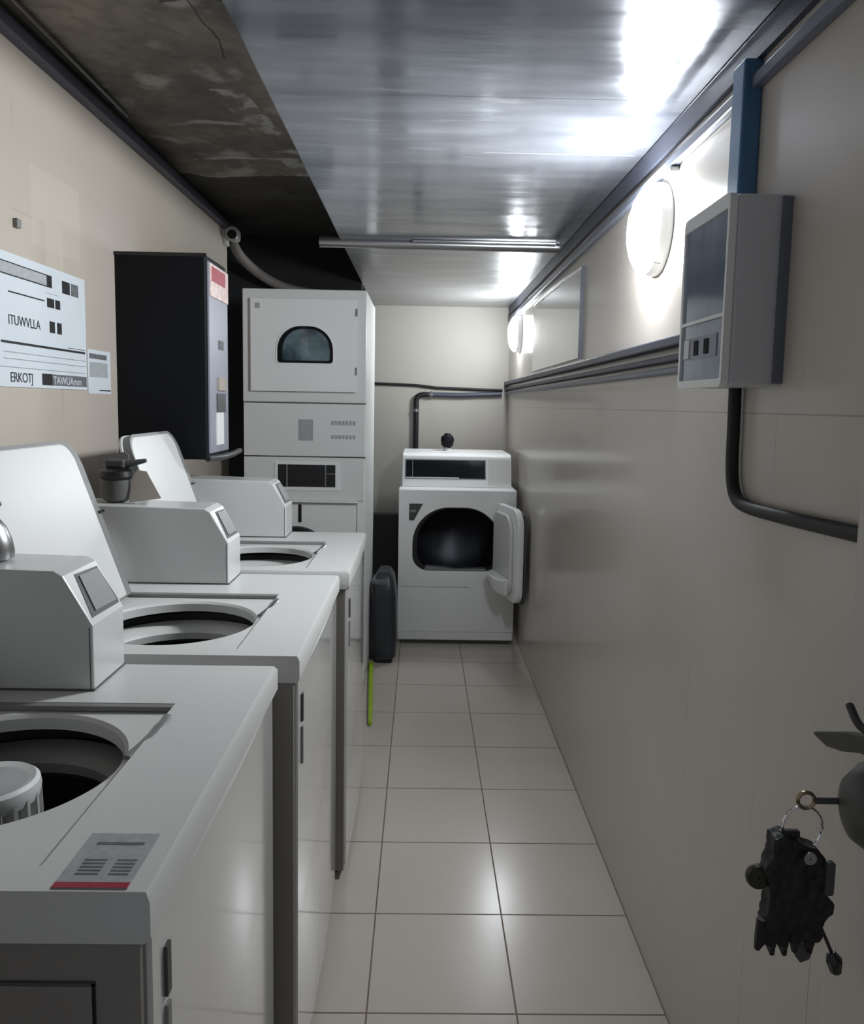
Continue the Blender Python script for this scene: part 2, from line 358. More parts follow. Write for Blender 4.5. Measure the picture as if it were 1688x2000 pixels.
# back wall plumbing
bm = bmesh.new(); tube(bm, [(-.345, YB-.012, 1.527), (-.05, YB-.012, 1.520), (.1, YB-.012, 1.505), (XR-.04, YB-.012, 1.495)], .009, 10)
tag(obj('black_cable', bm, 'rubber', smooth=True), 'thin black cable stretched level across the back wall', 'cable')
p = thing('water_pipe', 'black pipe elbowing down the back wall behind the front-loading dryer', 'pipe', (-.04, YB-.022, 1.0))
bm = bmesh.new(); tube(bm, smooth_path([(0, 0, -.9), (0, 0, .3), (0, 0, .41), (.01, 0, .445), (.045, 0, .458), (.08, 0, .458)], 6), .017, 12); obj('down_pipe', bm, 'rubber', p, smooth=True)
bm = bmesh.new(); tube(bm, [(.08, 0, .458), (.3, 0, .457), (.58, 0, .47)], .016, 12); obj('cross_pipe', bm, 'conduitd', p, smooth=True, label='blue-grey horizontal pipe')
for q in ((0, .34), (.09, None)):
    bm = bmesh.new()
    if q[1]: lathe(bm, [(.022, q[1]), (.022, q[1]+.02)], 14, (q[0], 0, 0), 'z', True)
    else: lathe(bm, [(.021, 0.0), (.021, .02)], 14, (q[0], 0, .458), 'x', True)
    obj('coupling', bm, 'steel', p)
bm = bmesh.new(); tube(bm, smooth_path([(-.29, 4.56, .02), (-.285, 4.55, .3), (-.28, 4.54, .62), (-.29, 4.56, .72), (-.30, 4.58, .76)]), .016, 10)
tag(obj('drain_hose', bm, 'rubber', smooth=True), 'black drain hose standing behind the stacked dryer above the bin', 'hose')
tag(bx('dark_block', (-.42, 5.26, 0, -.15, 5.33, .64), 'dgrey', None, .006), 'dark grey block against the back wall between stacked dryer and front-loading dryer', 'board')  # plain dark grey box standing against the back wall

# ------------------------------------------------------------ lamps
def lamp(y, z, label, em='lamp'):
    t = thing('bulkhead_lamp', label, 'lamp', (XR, y, z), 'round wall lamps')
    bm = bmesh.new(); lathe(bm, [(0, -.001), (.112, -.001), (.112, -.014), (.106, -.03), (0, -.03)], 48, axis='x'); obj('base', bm, 'enamel_bright', t, smooth=True)
    bm = bmesh.new(); n = 12
    lathe(bm, [(.106*math.cos(PI/2*i/n)+1e-4, -.03-.045*math.sin(PI/2*i/n)) for i in range(n+1)], 48, axis='x'); obj('diffuser', bm, em, t, smooth=True)
    bm = bmesh.new(); tube(bm, [(-.02 - .0615*math.sin(PI*i/14), .113*math.cos(PI*i/14)*.5-.03, .113*math.cos(PI*i/14)*.85) for i in range(15)], .0016, 6); obj('wire_guard', bm, 'grey_pl', t)
    return t
lamp(1.99, 1.833, 'glowing round bulkhead lamp beside the meter box, the larger and nearer one')
lamp(4.75, 1.823, 'glowing round bulkhead lamp at the far end of the right wall', 'lampfar')

# ------------------------------------------------------------ meter box on right wall
t = thing('meter_box', 'grey-white electric meter box with smoked window on the right wall', 'meter box', (XR, 1.275, 1.43))
ft = -.095
bx('housing', (ft+.008, 0, 0, 0, .215, .305), 'ebox', t, .006, 3)
outer = rrect(0, -.002, .217, .307, .012); inner = rrect(.008, .012, .207, .283, .003)
bm = bmesh.new(); ring_plate(bm, outer, inner, 'x', ft-.004, ft+.008); obj('cover_frame', bm, 'enamel_bright', t)
bx('window', (ft, .008, .118, ft+.006, .207, .283), 'smoke', t, .001)
bx('window_bar', (ft-.004, .008, .112, ft+.006, .207, .118), 'enamel_bright', t)
w2 = bx('lower_window', (ft, .008, .012, ft+.006, .207, .112), 'smoke', t, .001)
bx('breaker_strip', (ft-.0015, .035, .05, ft, .195, .088), 'lavender', w2)
for yy in (.07, .12): bx('breaker_switch', (ft-.003, yy, .056, ft-.0015, yy+.02, .082), 'navy', w2)
bx('breaker_label', (ft-.003, .165, .052, ft-.0015, .192, .086), 'enamel_grey', w2)
bx('rear_edge', (-.016, -.006, .004, 0, 0, .30), 'conduit', t)

# glossy board on the right wall
t = thing('wall_board', 'glossy pale board fixed to the right wall between the two lamps', 'board', (XR, 2.90, 1.57))
M['gloss'] = mat('glossy_board', (.50, .50, .50), .07, var=.01, coat=.6)
bx('panel', (-.012, 0, 0, 0, 1.22, .33), 'gloss', t, .002)
bx('end_strip', (-.014, -.004, -.002, 0, 0, .332), 'conduitd', t)
bm = bmesh.new(); tube(bm, smooth_path([(-.010, -.0, .325), (-.012, .4, .338), (-.014, .8, .345), (-.012, 1.22, .345)]), .006, 8); obj('top_rail', bm, 'steel', t, smooth=True)

# ------------------------------------------------------------ washers
def washer(y0, wd, xf, ylid, lab, opening, coin_len=.13, detail=False, open_lid=True, rw=.172, light_ring=False):
    """top-loading washer: local x=0 is the front (facing the aisle), y=0 its near side"""
    t = thing('washing_machine', lab, 'washing machine', (xf, y0, 0), 'row of top-loading coin washers')
    D, H = .68, .92
    # cabinet with recessed side panel line
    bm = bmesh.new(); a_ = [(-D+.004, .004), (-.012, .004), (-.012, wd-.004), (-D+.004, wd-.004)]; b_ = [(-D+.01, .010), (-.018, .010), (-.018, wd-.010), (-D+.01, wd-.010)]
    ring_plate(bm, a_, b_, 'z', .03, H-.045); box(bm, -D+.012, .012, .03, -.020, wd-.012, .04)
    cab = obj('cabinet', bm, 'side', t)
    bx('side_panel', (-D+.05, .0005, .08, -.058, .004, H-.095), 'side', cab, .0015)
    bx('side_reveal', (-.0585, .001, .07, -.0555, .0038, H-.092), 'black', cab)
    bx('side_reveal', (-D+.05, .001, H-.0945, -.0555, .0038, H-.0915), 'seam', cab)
    # front panel, slightly bowed
    fp = bmesh.new(); n = 10
    pts = [(-.012, .02)] + [(-.006 + .006*math.sin(PI*i/n), .02 + (wd-.04)*i/n) for i in range(n+1)] + [(-.012, wd-.02)]
    prism(fp, pts, 'z', .04, H-.052)
    f = obj('front_panel', fp, 'gfront', t, smooth=True)
    bx('lock_slot', (-.006, .05, .775, -.001, .062, .83), 'dgrey', f)
    bx('lock_slot', (-.006, .05, .69, -.001, .060, .765), 'grey_pl', f)
    for fx_ in (-.05, -D+.05):
        for fy_ in (.05, wd-.05):
            bm = bmesh.new(); lathe(bm, [(.012, .0), (.018, .004), (.018, .012), (.008, .014), (.008, .03)], 12, (fx_, fy_, 0), 'z', True); obj('foot', bm, 'rubber', t)
    # top with lid recess and round opening
    c = (-.31, opening); rec = [(-.125, .045), (-.125, .475), (-.50, .475), (-.50, .045)]
    outer = [(0, 0), (0, wd), (-D, wd), (-D, 0)]
    ex = corner_angles(rec, c) + corner_angles(outer, c)
    L0 = radial(outer, c, 96, ex); L1 = radial(rec, c, 96, ex)
    L1b = [(c[0]+(p[0]-c[0])*.985, c[1]+(p[1]-c[1])*.985) for p in L1]
    L2 = radial([(c[0]+rw*math.cos(2*PI*i/96), c[1]+rw*math.sin(2*PI*i/96)) for i in range(96)], c, 96, ex)
    bm = bmesh.new(); n = len(L0)
    def loop(L, z): return [bm.verts.new((p[0], p[1], z)) for p in L]
    Ls = [loop([(p[0]-(.006 if p[0] > -.001 else 0), p[1]) for p in L0], H-.05), loop(L0, H-.044), loop(L0, H-.008), loop([(c[0]+(p[0]-c[0])*.982, c[1]+(p[1]-c[1])*.982) for p in L0], H),
          loop(L1, H), loop(L1b, H-.010), loop(L2, H-.011), loop([(c[0]+(p[0]-c[0])*.97, c[1]+(p[1]-c[1])*.97) for p in L2], H-.016), loop([(c[0]+(p[0]-c[0])*.97, c[1]+(p[1]-c[1])*.97) for p in L2], H-.034)]
    for A, B in zip(Ls, Ls[1:]):
        for i in range(n): bm.faces.new((A[i], A[(i+1) % n], B[(i+1) % n], B[i]))
    top = obj('top_panel', bm, 'enamel', t, smooth=True)
    bx('hinge_bar', (-.49, .462, H-.010, -.118, .478, H-.001), 'grey_pl', top, .002)
    bm = bmesh.new(); tube(bm, smooth_path([(-.135, .30, H-.006), (-.125, .345, H-.003), (-.118, .40, H+.001), (-.122, .43, H-.002)]), .007, 8, .5); obj('lid_catch', bm, 'grey_pl' if not light_ring else 'steel', top, smooth=True)
    # tub
    bm = bmesh.new(); lathe(bm, [(.205, .872), (.205, .846), (.215, .84)], 64, (c[0], c[1], 0)); obj('tub_gasket', bm, 'black', t, smooth=True)
    bm = bmesh.new(); lathe(bm, [(.208, .842), (.200, .856), (.170, .850), (.158, .836), (.160, .820)], 64, (c[0], c[1], 0)); rg = obj('tub_ring', bm, 'ringw' if light_ring else 'ring', t, smooth=True)
    bm = bmesh.new(); lathe(bm, [(.161, .822), (.163, .813), (.19, .80), (.20, .79), (.20, .46), (.15, .43), (.0001, .43)], 64, (c[0], c[1], 0)); obj('wash_basket', bm, 'tub', t, smooth=True)
    bm = bmesh.new()
    prof = [(.078, .45), (.067, .70), (.062, .872)] if detail else [(.078, .44), (.05, .50), (.03, .60)]
    rings = []
    for r, h in prof:
        rings.append([bm.verts.new((c[0]+(r*(1 if k % 4 < 2 else .90))*math.cos(2*PI*k/80), c[1]+(r*(1 if k % 4 < 2 else .90))*math.sin(2*PI*k/80), h)) for k in range(80)])
    for A, B in zip(rings, rings[1:]):
        for k in range(80): bm.faces.new((A[k], A[(k+1) % 80], B[(k+1) % 80], B[k]))
    ag = obj('agitator', bm, 'ringw', t)
    bm = bmesh.new()
    if detail: lathe(bm, [(.060, .862), (.0625, .874), (.061, .884), (.056, .888), (.047, .884), (.043, .87), (.04, .845), (.0001, .84)], 40, (c[0], c[1], 0))
    else: lathe(bm, [(.03, .60), (.02, .61), (.0001, .612)], 40, (c[0], c[1], 0))
    obj('agitator_cap', bm, 'enamel_bright', ag, smooth=True)
    # rear console
    bm = bmesh.new(); prism(bm, [(-D, H), (-.545, H), (-.575, H+.10), (-.60, H+.125), (-D, H+.125)], 'y', .01, wd-coin_len-.012); obj('console', bm, 'enamel', t, .006)
    # coin meter housing
    ca, cb = wd-coin_len-.008, wd-.008; xfr = -.27
    bm = bmesh.new(); prism(bm, [(-D+.02, H+.001), (xfr, H+.001), (xfr, H+.108), (xfr-.046, H+.188), (xfr-.06, H+.196), (-D+.02, H+.203)], 'y', ca, cb)
    ch = obj('coin_box', bm, 'enamel_grey', t, .0035, 3, label='grey-white coin meter housing with sloped face')
    bm = bmesh.new(); s = Vector((xfr-.046, 0, H+.188)); e = Vector((xfr, 0, H+.108)); nrm = Vector((.867, 0, .498))
    def sl(u, v, off): q = s.lerp(e, u) + nrm*off; return (q.x, ca + (cb-ca)*v, q.z)
    q = [(.06, .28), (.88, .10), (.90, .92), (.82, .95), (.10, .92)]
    A = [bm.verts.new(sl(u, v, .001)) for u, v in q]; B = [bm.verts.new(sl(u, v, -.002)) for u, v in q]
    bm.faces.new(A); bm.faces.new(B[::-1])
    for i in range(len(q)): bm.faces.new((A[i], B[i], B[(i+1) % len(q)], A[(i+1) % len(q)]))
    cs = obj('coin_slide_frame', bm, 'dgrey', ch)
    bm = bmesh.new(); q = [(.12, .34), (.80, .24), (.83, .88), (.14, .88)]
    A = [bm.verts.new(sl(u, v, .003)) for u, v in q]; B = [bm.verts.new(sl(u, v, -.001)) for u, v in q]
    bm.faces.new(A); bm.faces.new(B[::-1])
    for i in range(4): bm.faces.new((A[i], B[i], B[(i+1) % 4], A[(i+1) % 4]))
    obj('coin_slide', bm, 'grey_pl', ch)
    bx('base_seam', (-D+.03, ca-.0005, H+.001, xfr+.001, cb, H+.0035), 'seam', ch)
    bx('edge_seam', (xfr-.006, ca-.0006, H+.004, xfr-.0045, ca+.001, H+.105), 'seam', ch)
    # lid, hinged along the back and leaning open
    if open_lid:
        ang = math.radians(19.5)
        le = bpy.data.objects.new('lid', None)
        bm = bmesh.new(); prism(bm, rrect(ylid[0], 0, ylid[1], .385, [.05, .05, .008, .008], 8), 'x', -.014, -.002)
        sk = obj('lid', bm, 'enamel', t, .004, 3, smooth=True, loc=(-.478, 0, H+.004), rot=(0, -ang, 0))
        bm = bmesh.new()
        a = rrect(ylid[0]-.004, -.002, ylid[1]+.030, .392, [.07, .053, .01, .01], 8); b = rrect(ylid[0]+.006, .006, ylid[1]-.006, .379, [.046, .046, .006, .006], 8)
        ring_plate(bm, a, b, 'x', -.026, -.004)
        obj('lid_rim', bm, 'grey_pl', sk, smooth=True, label='dark grey rim of lid')
        bm = bmesh.new(); prism(bm, rrect(ylid[0]-.006, 0, ylid[1]+.048, .396, [.08, .055, .008, .008], 8), 'x', -.036, -.026); obj('lid_skin', bm, 'enamel', sk, .003, smooth=True)
        bx('lid_bumper', (-.003, ylid[1]+.015, .205, -.001, ylid[1]+.045, .212), 'rubber', sk)
    return t, ch
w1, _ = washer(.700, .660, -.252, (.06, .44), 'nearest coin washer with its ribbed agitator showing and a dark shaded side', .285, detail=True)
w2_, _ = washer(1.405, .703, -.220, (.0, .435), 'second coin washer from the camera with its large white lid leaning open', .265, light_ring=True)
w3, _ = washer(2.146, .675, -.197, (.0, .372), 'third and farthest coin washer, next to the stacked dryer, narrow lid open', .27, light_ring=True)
# instruction sticker on the near washer
t = thing('instruction_sticker', 'small grey sticker with red strip on the near corner of the first washer', 'sticker', (-.252, .70, .9205))
bx('sheet', (-.098, .009, -.0001, -.025, .105, .0006), 'inkl', t)
bx('red_strip', (-.098, .009, .0006, -.025, .018, .0010), 'red', t)
for i, (a, b) in enumerate(((-.085, -.062), (-.052, -.032))):
    for k in range(5): bx('print', (a, .030+.006*k, .0006, b, .033+.006*k, .0009), 'inkg', t)
bx('print', (-.085, .083, .0006, -.035, .088, .0009), 'inkg', t)

# ------------------------------------------------------------ stacked dryer and washer
t = thing('stacked_dryer', 'tall pale grey stacked dryer over washer beyond the row of washers', 'stacked dryer', (-.845, 3.70, 0))
W, Dp, HH = .578, .66, 1.915
bx('body', (0, .012, .02, W-.0, Dp, HH), 'enamel_bright', t, .006)
bx('upper_frame', (0, 0, 1.39, W, .014, HH-.002), 'stackgrey', t, .004)
bm = bmesh.new(); cpt = (.285, 1.655); out = [(.040, 1.440), (W-.045, 1.440), (W-.045, 1.868), (.040, 1.868)]
win = rrect(.165, 1.572, .425, 1.742, [.11, .11, .012, .012], 10)
ex = corner_angles(out, cpt); LO = radial(out, cpt, 90, ex); LI = radial(win, cpt, 90, ex)
ring_plate(bm, LO, LI, 'y', -.022, .0); dr = obj('dryer_door', bm, 'enamel_bright', t, .003, 2)
LI2 = [(cpt[0]+(p[0]-cpt[0])*1.0, cpt[1]+(p[1]-cpt[1])*1.0) for p in LI]; LI3 = [(cpt[0]+(p[0]-cpt[0])*.86+.006, cpt[1]+(p[1]-cpt[1])*.86) for p in LI]
bm = bmesh.new(); ring_plate(bm, LI2, LI3, 'y', -.018, -.010); obj('window_bezel', bm, 'navy', dr, smooth=True)
bm = bmesh.new(); prism(bm, [(cpt[0]+(p[0]-cpt[0])*.90, cpt[1]+(p[1]-cpt[1])*.90) for p in LI], 'y', -.012, -.006); gl = obj('window_glass', bm, 'glass', dr)
LI4 = [(cpt[0]+(p[0]-cpt[0])*1.05, cpt[1]+(p[1]-cpt[1])*1.06) for p in LI]
bm = bmesh.new(); ring_plate(bm, LI4, LI, 'y', -.026, -.021); obj('window_trim', bm, 'enamel_bright', dr, smooth=True)
for z in (1.52, 1.79): bx('hinge', (W-.049, -.026, z, W-.040, -.02, z+.035), 'steel', dr)
bx('badge', (.062, -.0226, 1.82, .085, -.0219, 1.845), 'inkl', dr)
bx('service_panel', (.003, -.002, 1.136, W-.003, .012, 1.384), 'stackgrey', t, .002)
bx('panel_gap', (0, .004, 1.384, W, .014, 1.39), 'seam', t)
bx('control_panel', (.003, -.002, .925, W-.006, .012, 1.130), 'stackgrey', t, .002)
bx('panel_gap', (0, .004, 1.130, W, .014, 1.136), 'seam', t)
bx('display_bezel', (.148, -.006, .972, .462, -.002, 1.112), 'enamel_bright', t, .004)
dsp = bx('display', (.165, -.009, .990, .437, -.006, 1.096), 'glassk', t, .001)
bx('coin_divider', (.205, -.011, .990, .211, -.009, 1.096), 'grey_pl', dsp)
bx('coin_divider', (.388, -.011, .990, .394, -.009, 1.096), 'steel', dsp)
bx('coin_divider', (.394, -.011, 1.052, .437, -.009, 1.056), 'steel', dsp)
for k in range(7): bx('printed_label', (.415+.017*k, -.0028, 1.285, .428+.017*k, -.0018, 1.305), 'inkl', t)
for k in range(7): bx('printed_label', (.415+.017*k, -.0028, 1.220, .428+.017*k, -.0018, 1.238), 'inkl', t)
bx('sticker', (.26, -.0026, 1.21, .33, -.0019, 1.31), 'inkl', t)
bx('lower_ledge', (.19, -.03, .918, W-.03, .012, .925), 'enamel_bright', t, .002)
bx('lower_front', (.003, -.002, .06, W-.040, .012, .916), 'enamel_bright', t, .002)
bx('corner_post', (W-.037, .0, .06, W-.002, .012, .916), 'enamel_bright', t, .002)
bm = bmesh.new(); lathe(bm, [(.01, -.03), (.13, -.028), (.165, -.02), (.17, -.003)], 48, (.25, 0, .630), 'y'); obj('washer_door', bm, 'black', t, smooth=True, label='black round washer door')
bx('door_handle', (.262, -.008, .82, .276, -.002, .905), 'black', t, .001)  # no handle: black strip stands for a shadow gap
for a in (.04, W-.04):
    for b in (.05, Dp-.05):
        bm = bmesh.new(); lathe(bm, [(.02, 0), (.02, .02)], 12, (a, b, 0), 'z', True); obj('foot', bm, 'rubber', t)

# ------------------------------------------------------------ front loading dryer
t = thing('tumble_dryer', 'white front-loading dryer with its door swung open at the end of the aisle', 'dryer', (-.125, 4.42, 0))
W, Dp, HH = .675, .72, .905
cpt = (.335, .625); out = [(.0, .075), (W, .075), (W, HH), (0, HH)]
hole = rrect(.082, .435, .590, .805, [.21, .21, .09, .09], 12)
ex = corner_angles(out, cpt); LO = radial(out, cpt, 96, ex); LI = radial(hole, cpt, 96, ex)
bm = bmesh.new(); ring_plate(bm, LO, LI, 'y', 0, .02); fr = obj('front_panel', bm, 'enamel_bright', t, .003)
bm = bmesh.new(); box(bm, 0, .02, .02, .012, Dp, HH); box(bm, W-.012, .02, .02, W, Dp, HH); box(bm, .012, Dp-.012, .02, W-.012, Dp, HH); box(bm, .012, .02, HH-.012, W-.012, Dp-.012, HH); box(bm, .012, .02, .02, W-.012, Dp-.012, .032)
obj('cabinet', bm, 'enamel_bright', t)
bx('kick_plate', (.006, .004, .028, W-.006, .018, .075), 'enamel_bright', t)
bx('plinth', (.02, .02, 0, W-.02, .6, .02), 'dgrey', t)
bx('panel_seam', (.02, -.0006, .34, W-.26, .0, .3425), 'grey_pl', fr)
# drum
bm = bmesh.new(); LJ = [(cpt[0]+(p[0]-cpt[0])*.93+.008, cpt[1]+(p[1]-cpt[1])*.93+.004) for p in LI]
ring_plate(bm, [(cpt[0]+(p[0]-cpt[0])*1.002, cpt[1]+(p[1]-cpt[1])*1.002) for p in LI], LJ, 'y', .018, .03); obj('door_gasket', bm, 'black', t)
bm = bmesh.new(); lathe(bm, [(.262, .032), (.275, .06), (.275, .50), (.20, .56), (.0001, .58)], 56, (.335, 0, .60), 'y'); obj('drum', bm, 'drum', t, smooth=True)
for a in (90, 210, 330):
    a = math.radians(a); bm = bmesh.new(); ca_, sa = math.cos(a), math.sin(a)
    tube(bm, [(.335+.262*ca_, .08, .60+.262*sa), (.335+.262*ca_, .48, .60+.262*sa)], .022, 8); obj('drum_vane', bm, 'drum', t, smooth=True)
bm = bmesh.new(); prism(bm, [(.15, .437), (.52, .437), (.50, .452), (.33, .448), (.16, .462)], 'y', .002, .05); obj('lint_lip', bm, 'grey_pl', t)
bx('strike', (.560, .0, .640, .592, .012, .650), 'steel', fr)
bm = bmesh.new(); prism(bm, [(.060, .825), (.138, .825), (.088, .728), (.060, .728)], 'y', -.0015, .0); ds = obj('warning_label', bm, 'dgrey', fr)
bx('label_print', (.066, -.0025, .775, .100, -.0015, .79), 'grey_pl', ds)
# sloped console
bm = bmesh.new(); prism(bm, [(.16, HH), (Dp, HH), (Dp, 1.10), (.26, 1.10), (.225, 1.085)], 'x', .012, W-.012); cn = obj('console', bm, 'enamel_bright', t, .006, 3)
ux = Vector((0, .065, .18)).normalized(); nn = Vector((0, -.18, .065)).normalized()
def cpnl(name, x0, x1, a, b, off, m, par):
    bm = bmesh.new(); o0 = Vector((0, .16, HH)); vs = []
    for o_ in (off, off-.004):
        for xx, t_ in ((x0, a), (x1, a), (x1, b), (x0, b)):
            q = o0 + ux*t_ + nn*o_; vs.append(bm.verts.new((xx, q.y, q.z)))
    bm.faces.new(vs[:4]); bm.faces.new(vs[7:3:-1])
    for i in range(4): bm.faces.new((vs[i], vs[4+i], vs[4+(i+1) % 4], vs[(i+1) % 4]))
    return obj(name, bm, m, par)
pn = cpnl('display_panel', .035, .505, .055, .165, .002, 'glassk', cn)
cpnl('display_frame', .028, .512, .048, .172, .0008, 'lavender', cn)
cpnl('display_strip', .035, .35, .055, .060, .003, 'enamel_bright', pn)
cpnl('display_divider', .072, .076, .062, .165, .003, 'grey_pl', pn)
cpnl('coin_panel', .525, .655, .03, .175, .003, 'enamel', cn)
# open door
hx, hy = .616, -.004
bm = bmesh.new(); prism(bm, rrect(0, .33, .36, .84, [.10, .03, .03, .07], 8), 'y', -.055, -.02)
dd = obj('door', bm, 'enamel_bright', t, .006, 3, loc=(hx, hy, 0), rot=(0, 0, math.radians(-77)), label='open dryer door with moulded inner face')
bm = bmesh.new(); prism(bm, rrect(.02, .32, .375, .83, [.10, .03, .03, .07], 8), 'y', -.018, -.008)
a = obj('door_outer_skin', bm, 'dgrey', dd, .003)
bm = bmesh.new(); prism(bm, rrect(.0, .36, .29, .80, [.10, .05, .03, .07], 8), 'y', -.075, -.055); a = obj('door_inner_panel', bm, 'enamel', dd, .008, 3)
bm = bmesh.new(); prism(bm, [(.04, -.075), (.30, -.075), (.31, -.11), (.24, -.15), (.10, -.145), (.045, -.11)], 'z', .365, .46)
for v in bm.verts:
    if v.co.z < .40: v.co.x = .2 + (v.co.x-.2)*.75; v.co.y = -.075 + (v.co.y+.075)*.5
obj('lint_bulge', bm, 'enamel_bright', dd, .012, 3)
for z in (.40, .78): bx('door_hinge', (hx-.012, -.012, z, hx+.004, 0, z+.05), 'steel', t)
# black brush on top
t = thing('black_brush', 'small round black brush standing on top of the front-loading dryer', 'brush', (.165, 4.98, 1.10))
bm = bmesh.new(); lathe(bm, [(.028, 0), (.024, .012), (.018, .02)], 16, closed=True); obj('brush_base', bm, 'enamel', t)
bm = bmesh.new(); bmesh.ops.create_icosphere(bm, subdivisions=3, radius=.042)
for v in bm.verts: v.co *= 1 + random.uniform(-.06, .08); v.co.z = v.co.z*1.15 + .062
obj('bristle_head', bm, 'navy', t)

# ------------------------------------------------------------ bin and green handle
t = thing('waste_bin', 'blue-black rounded plastic bin between stacked dryer and front-loading dryer', 'bin', (-.190, 4.2, 0))
bm = bmesh.new(); n = 7
secs = [(0, .045, .10), (.03, .065, .125), (.15, .071, .135), (.36, .066, .13), (.45, .052, .12), (.49, .03, .09)]
rings = []
for z, hx_, hy_ in secs:
    rings.append([bm.verts.new((px, py, z)) for px, py in rrect(-hx_, -hy_, hx_, hy_, min(hx_, hy_)*.6)])
for A, B in zip(rings, rings[1:]):
    for i in range(len(A)): bm.faces.new((A[i], A[(i+1) % len(A)], B[(i+1) % len(A)], B[i]))
bm.faces.new(rings[0][::-1]); bm.faces.new(rings[-1]); obj('bin_body', bm, 'bin', t, smooth=True)
bm = bmesh.new(); prism(bm, rrect(-.061, -.124, .03, .02, .02), 'z', .43, .455); obj('bin_label', bm, 'bag', t, .004)
bx('bin_foot', (-.045, -.125, .001, .05, -.10, .03), 'black', t, .006)
bm = bmesh.new(); tube(bm, [(-.205, 3.25, .013), (-.216, 3.45, .013), (-.240, 3.85, .013), (-.250, 4.03, .013)], [.009, .012, .012, .012], 10)
tag(obj('green_handle', bm, 'green', smooth=True), 'lime green plastic pole lying on the floor in front of the bin', 'pole')

# ------------------------------------------------------------ detergent vending machine on left wall
t = thing('vending_machine', 'black-sided wall vending machine with narrow lavender front above the third washer', 'vending machine', (XL, 2.58, 1.195))
bx('case', (0, 0, 0, .293, .26, .665), 'navy', t, .008, 3)
bx('top_trim', (0, -.004, .655, .297, .0, .667), 'black', t)
fp = bx('front_panel', (.293, .01, .02, .301, .25, .645), 'lavender', t, .002)
pr = bx('picture', (.301, .015, .535, .305, .245, .64), 'pink', fp)
bx('picture_red', (.305, .03, .585, .3065, .20, .632), 'red', pr)
bx('coin_slot', (.301, .12, .37, .304, .18, .40), 'inkg', fp)
bx('selector', (.301, .10, .23, .308, .20, .275), 'card', fp)
bx('dispenser_window', (.301, .09, .155, .304, .20, .22), 'dgrey', fp)
bx('outlet', (.301, .08, .045, .305, .17, .155), 'enamel_bright', fp)
bx('side_strip', (.293, .245, .02, .297, .262, .645), 'steel', t)
bm = bmesh.new(); tube(bm, [(.285, .03, .002), (.315, .12, .002), (.315, .25, .004), (.30, .42, .006)], .011, 10); obj('bottom_rail', bm, 'dgrey', t, smooth=True)

# ------------------------------------------------------------ camera device
t = thing('security_camera', 'small white security camera at the top far end of the left wall', 'camera', (XL, 4.0, 2.20))
bx('mount', (0, -.03, -.04, .018, .03, .045), 'enamel', t, .004)
bm = bmesh.new(); prism(bm, rrect(.018, -.02, .075, .045, .02), 'y', -.05, .03); obj('housing', bm, 'enamel_grey', t, .004)
bm = bmesh.new(); lathe(bm, [(.022, -.058), (.022, -.05)], 20, (.050, 0, .005), 'y', True); obj('lens', bm, 'black', t)

# ------------------------------------------------------------ papers on left wall
def wq(y, z, x=0.0): return (x, y, z)
t = thing('price_poster', 'large white printed notice with black tables on the left wall', 'poster', (XL, 1.52, 1.415))
TY, TZ = .825, .320
bx('sheet', (.0005, 0, 0, .003, TY, TZ), 'paper', t)
def ink(name, y0, z0, y1, z1, m='ink', x0=.003):
    bm = bmesh.new()
    prism(bm, [(y0, z0), (y1, z0), (y1, z1), (y0, z1)], 'x', x0, x0+.0006)
    return obj(name, bm, m, t)
k = TY  # right edge local
ink('header_box', k-.62, .266, k-.205, .298); ink('header_inner', k-.617, .269, k-.235, .295, 'inkl', .0036)
ink('number_block', k-.145, .262, k-.098, .296); ink('number_block', k-.090, .262, k-.045, .296, 'inkg')
ink('rule', k-.43, .226, k-.250, .2295); ink('number_block', k-.235, .214, k-.195, .238); ink('number_block', k-.188, .214, k-.160, .238); ink('rule', k-.24, .250, k-.17, .2508, 'inkg')
ink('number_block', k-.225, .148, k-.195, .178); ink('number_block', k-.182, .148, k-.155, .178)
ink('rule', k-.47, .104, k-.01, .110); ink('rule', k-.12, .114, k-.01, .1160, 'inkg')
ink('rule', k-.46, .083, k-.01, .0842, 'inkg'); ink('rule', k-.46, .067, k-.01, .0682, 'inkg'); ink('rule', k-.50, .047, k-.01, .0482, 'inkg')
ink('footer_block', k-.275, .008, k-.004, .038, 'inkg'); ink('footer_block', k-.275, .008, k-.22, .038, 'ink', .0036)
TM = lambda y, z, x=.0036: Matrix.Translation((x, y, z)) @ Matrix(((0, 0, 1, 0), (1, 0, 0, 0), (0, 1, 0, 0), (0, 0, 0, 1)))
text('writing', 'ITUWVLLA', .034, 'ink', t, TM(k-.435, .150), 1.0)
text('writing', 'ERKOTJ', .034, 'ink', t, TM(k-.435, .012), 1.0)
text('writing', 'TAWUAmm', .030, 'paper', t, TM(k-.215, .012, .0038), 1.15)
t = thing('small_notice', 'small white paper notice to the right of the large poster', 'notice', (XL, 2.355, 1.405))
bx('sheet', (.0005, 0, 0, .002, .17, .132), 'paper', t); bx('heading', (.002, .012, .105, .0025, .14, .12), 'inkg', t)
bx('picture_block', (.002, .012, .05, .0025, .145, .095), 'inkl', t); bx('underline', (.002, .08, .008, .0025, .165, .012), 'ink', t)
tag(bx('wall_hook', (XL, 1.955, 1.80, XL+.012, 1.975, 1.822), 'grey_pl', None, .002), 'tiny grey metal fitting on the left wall above the poster', 'fitting')

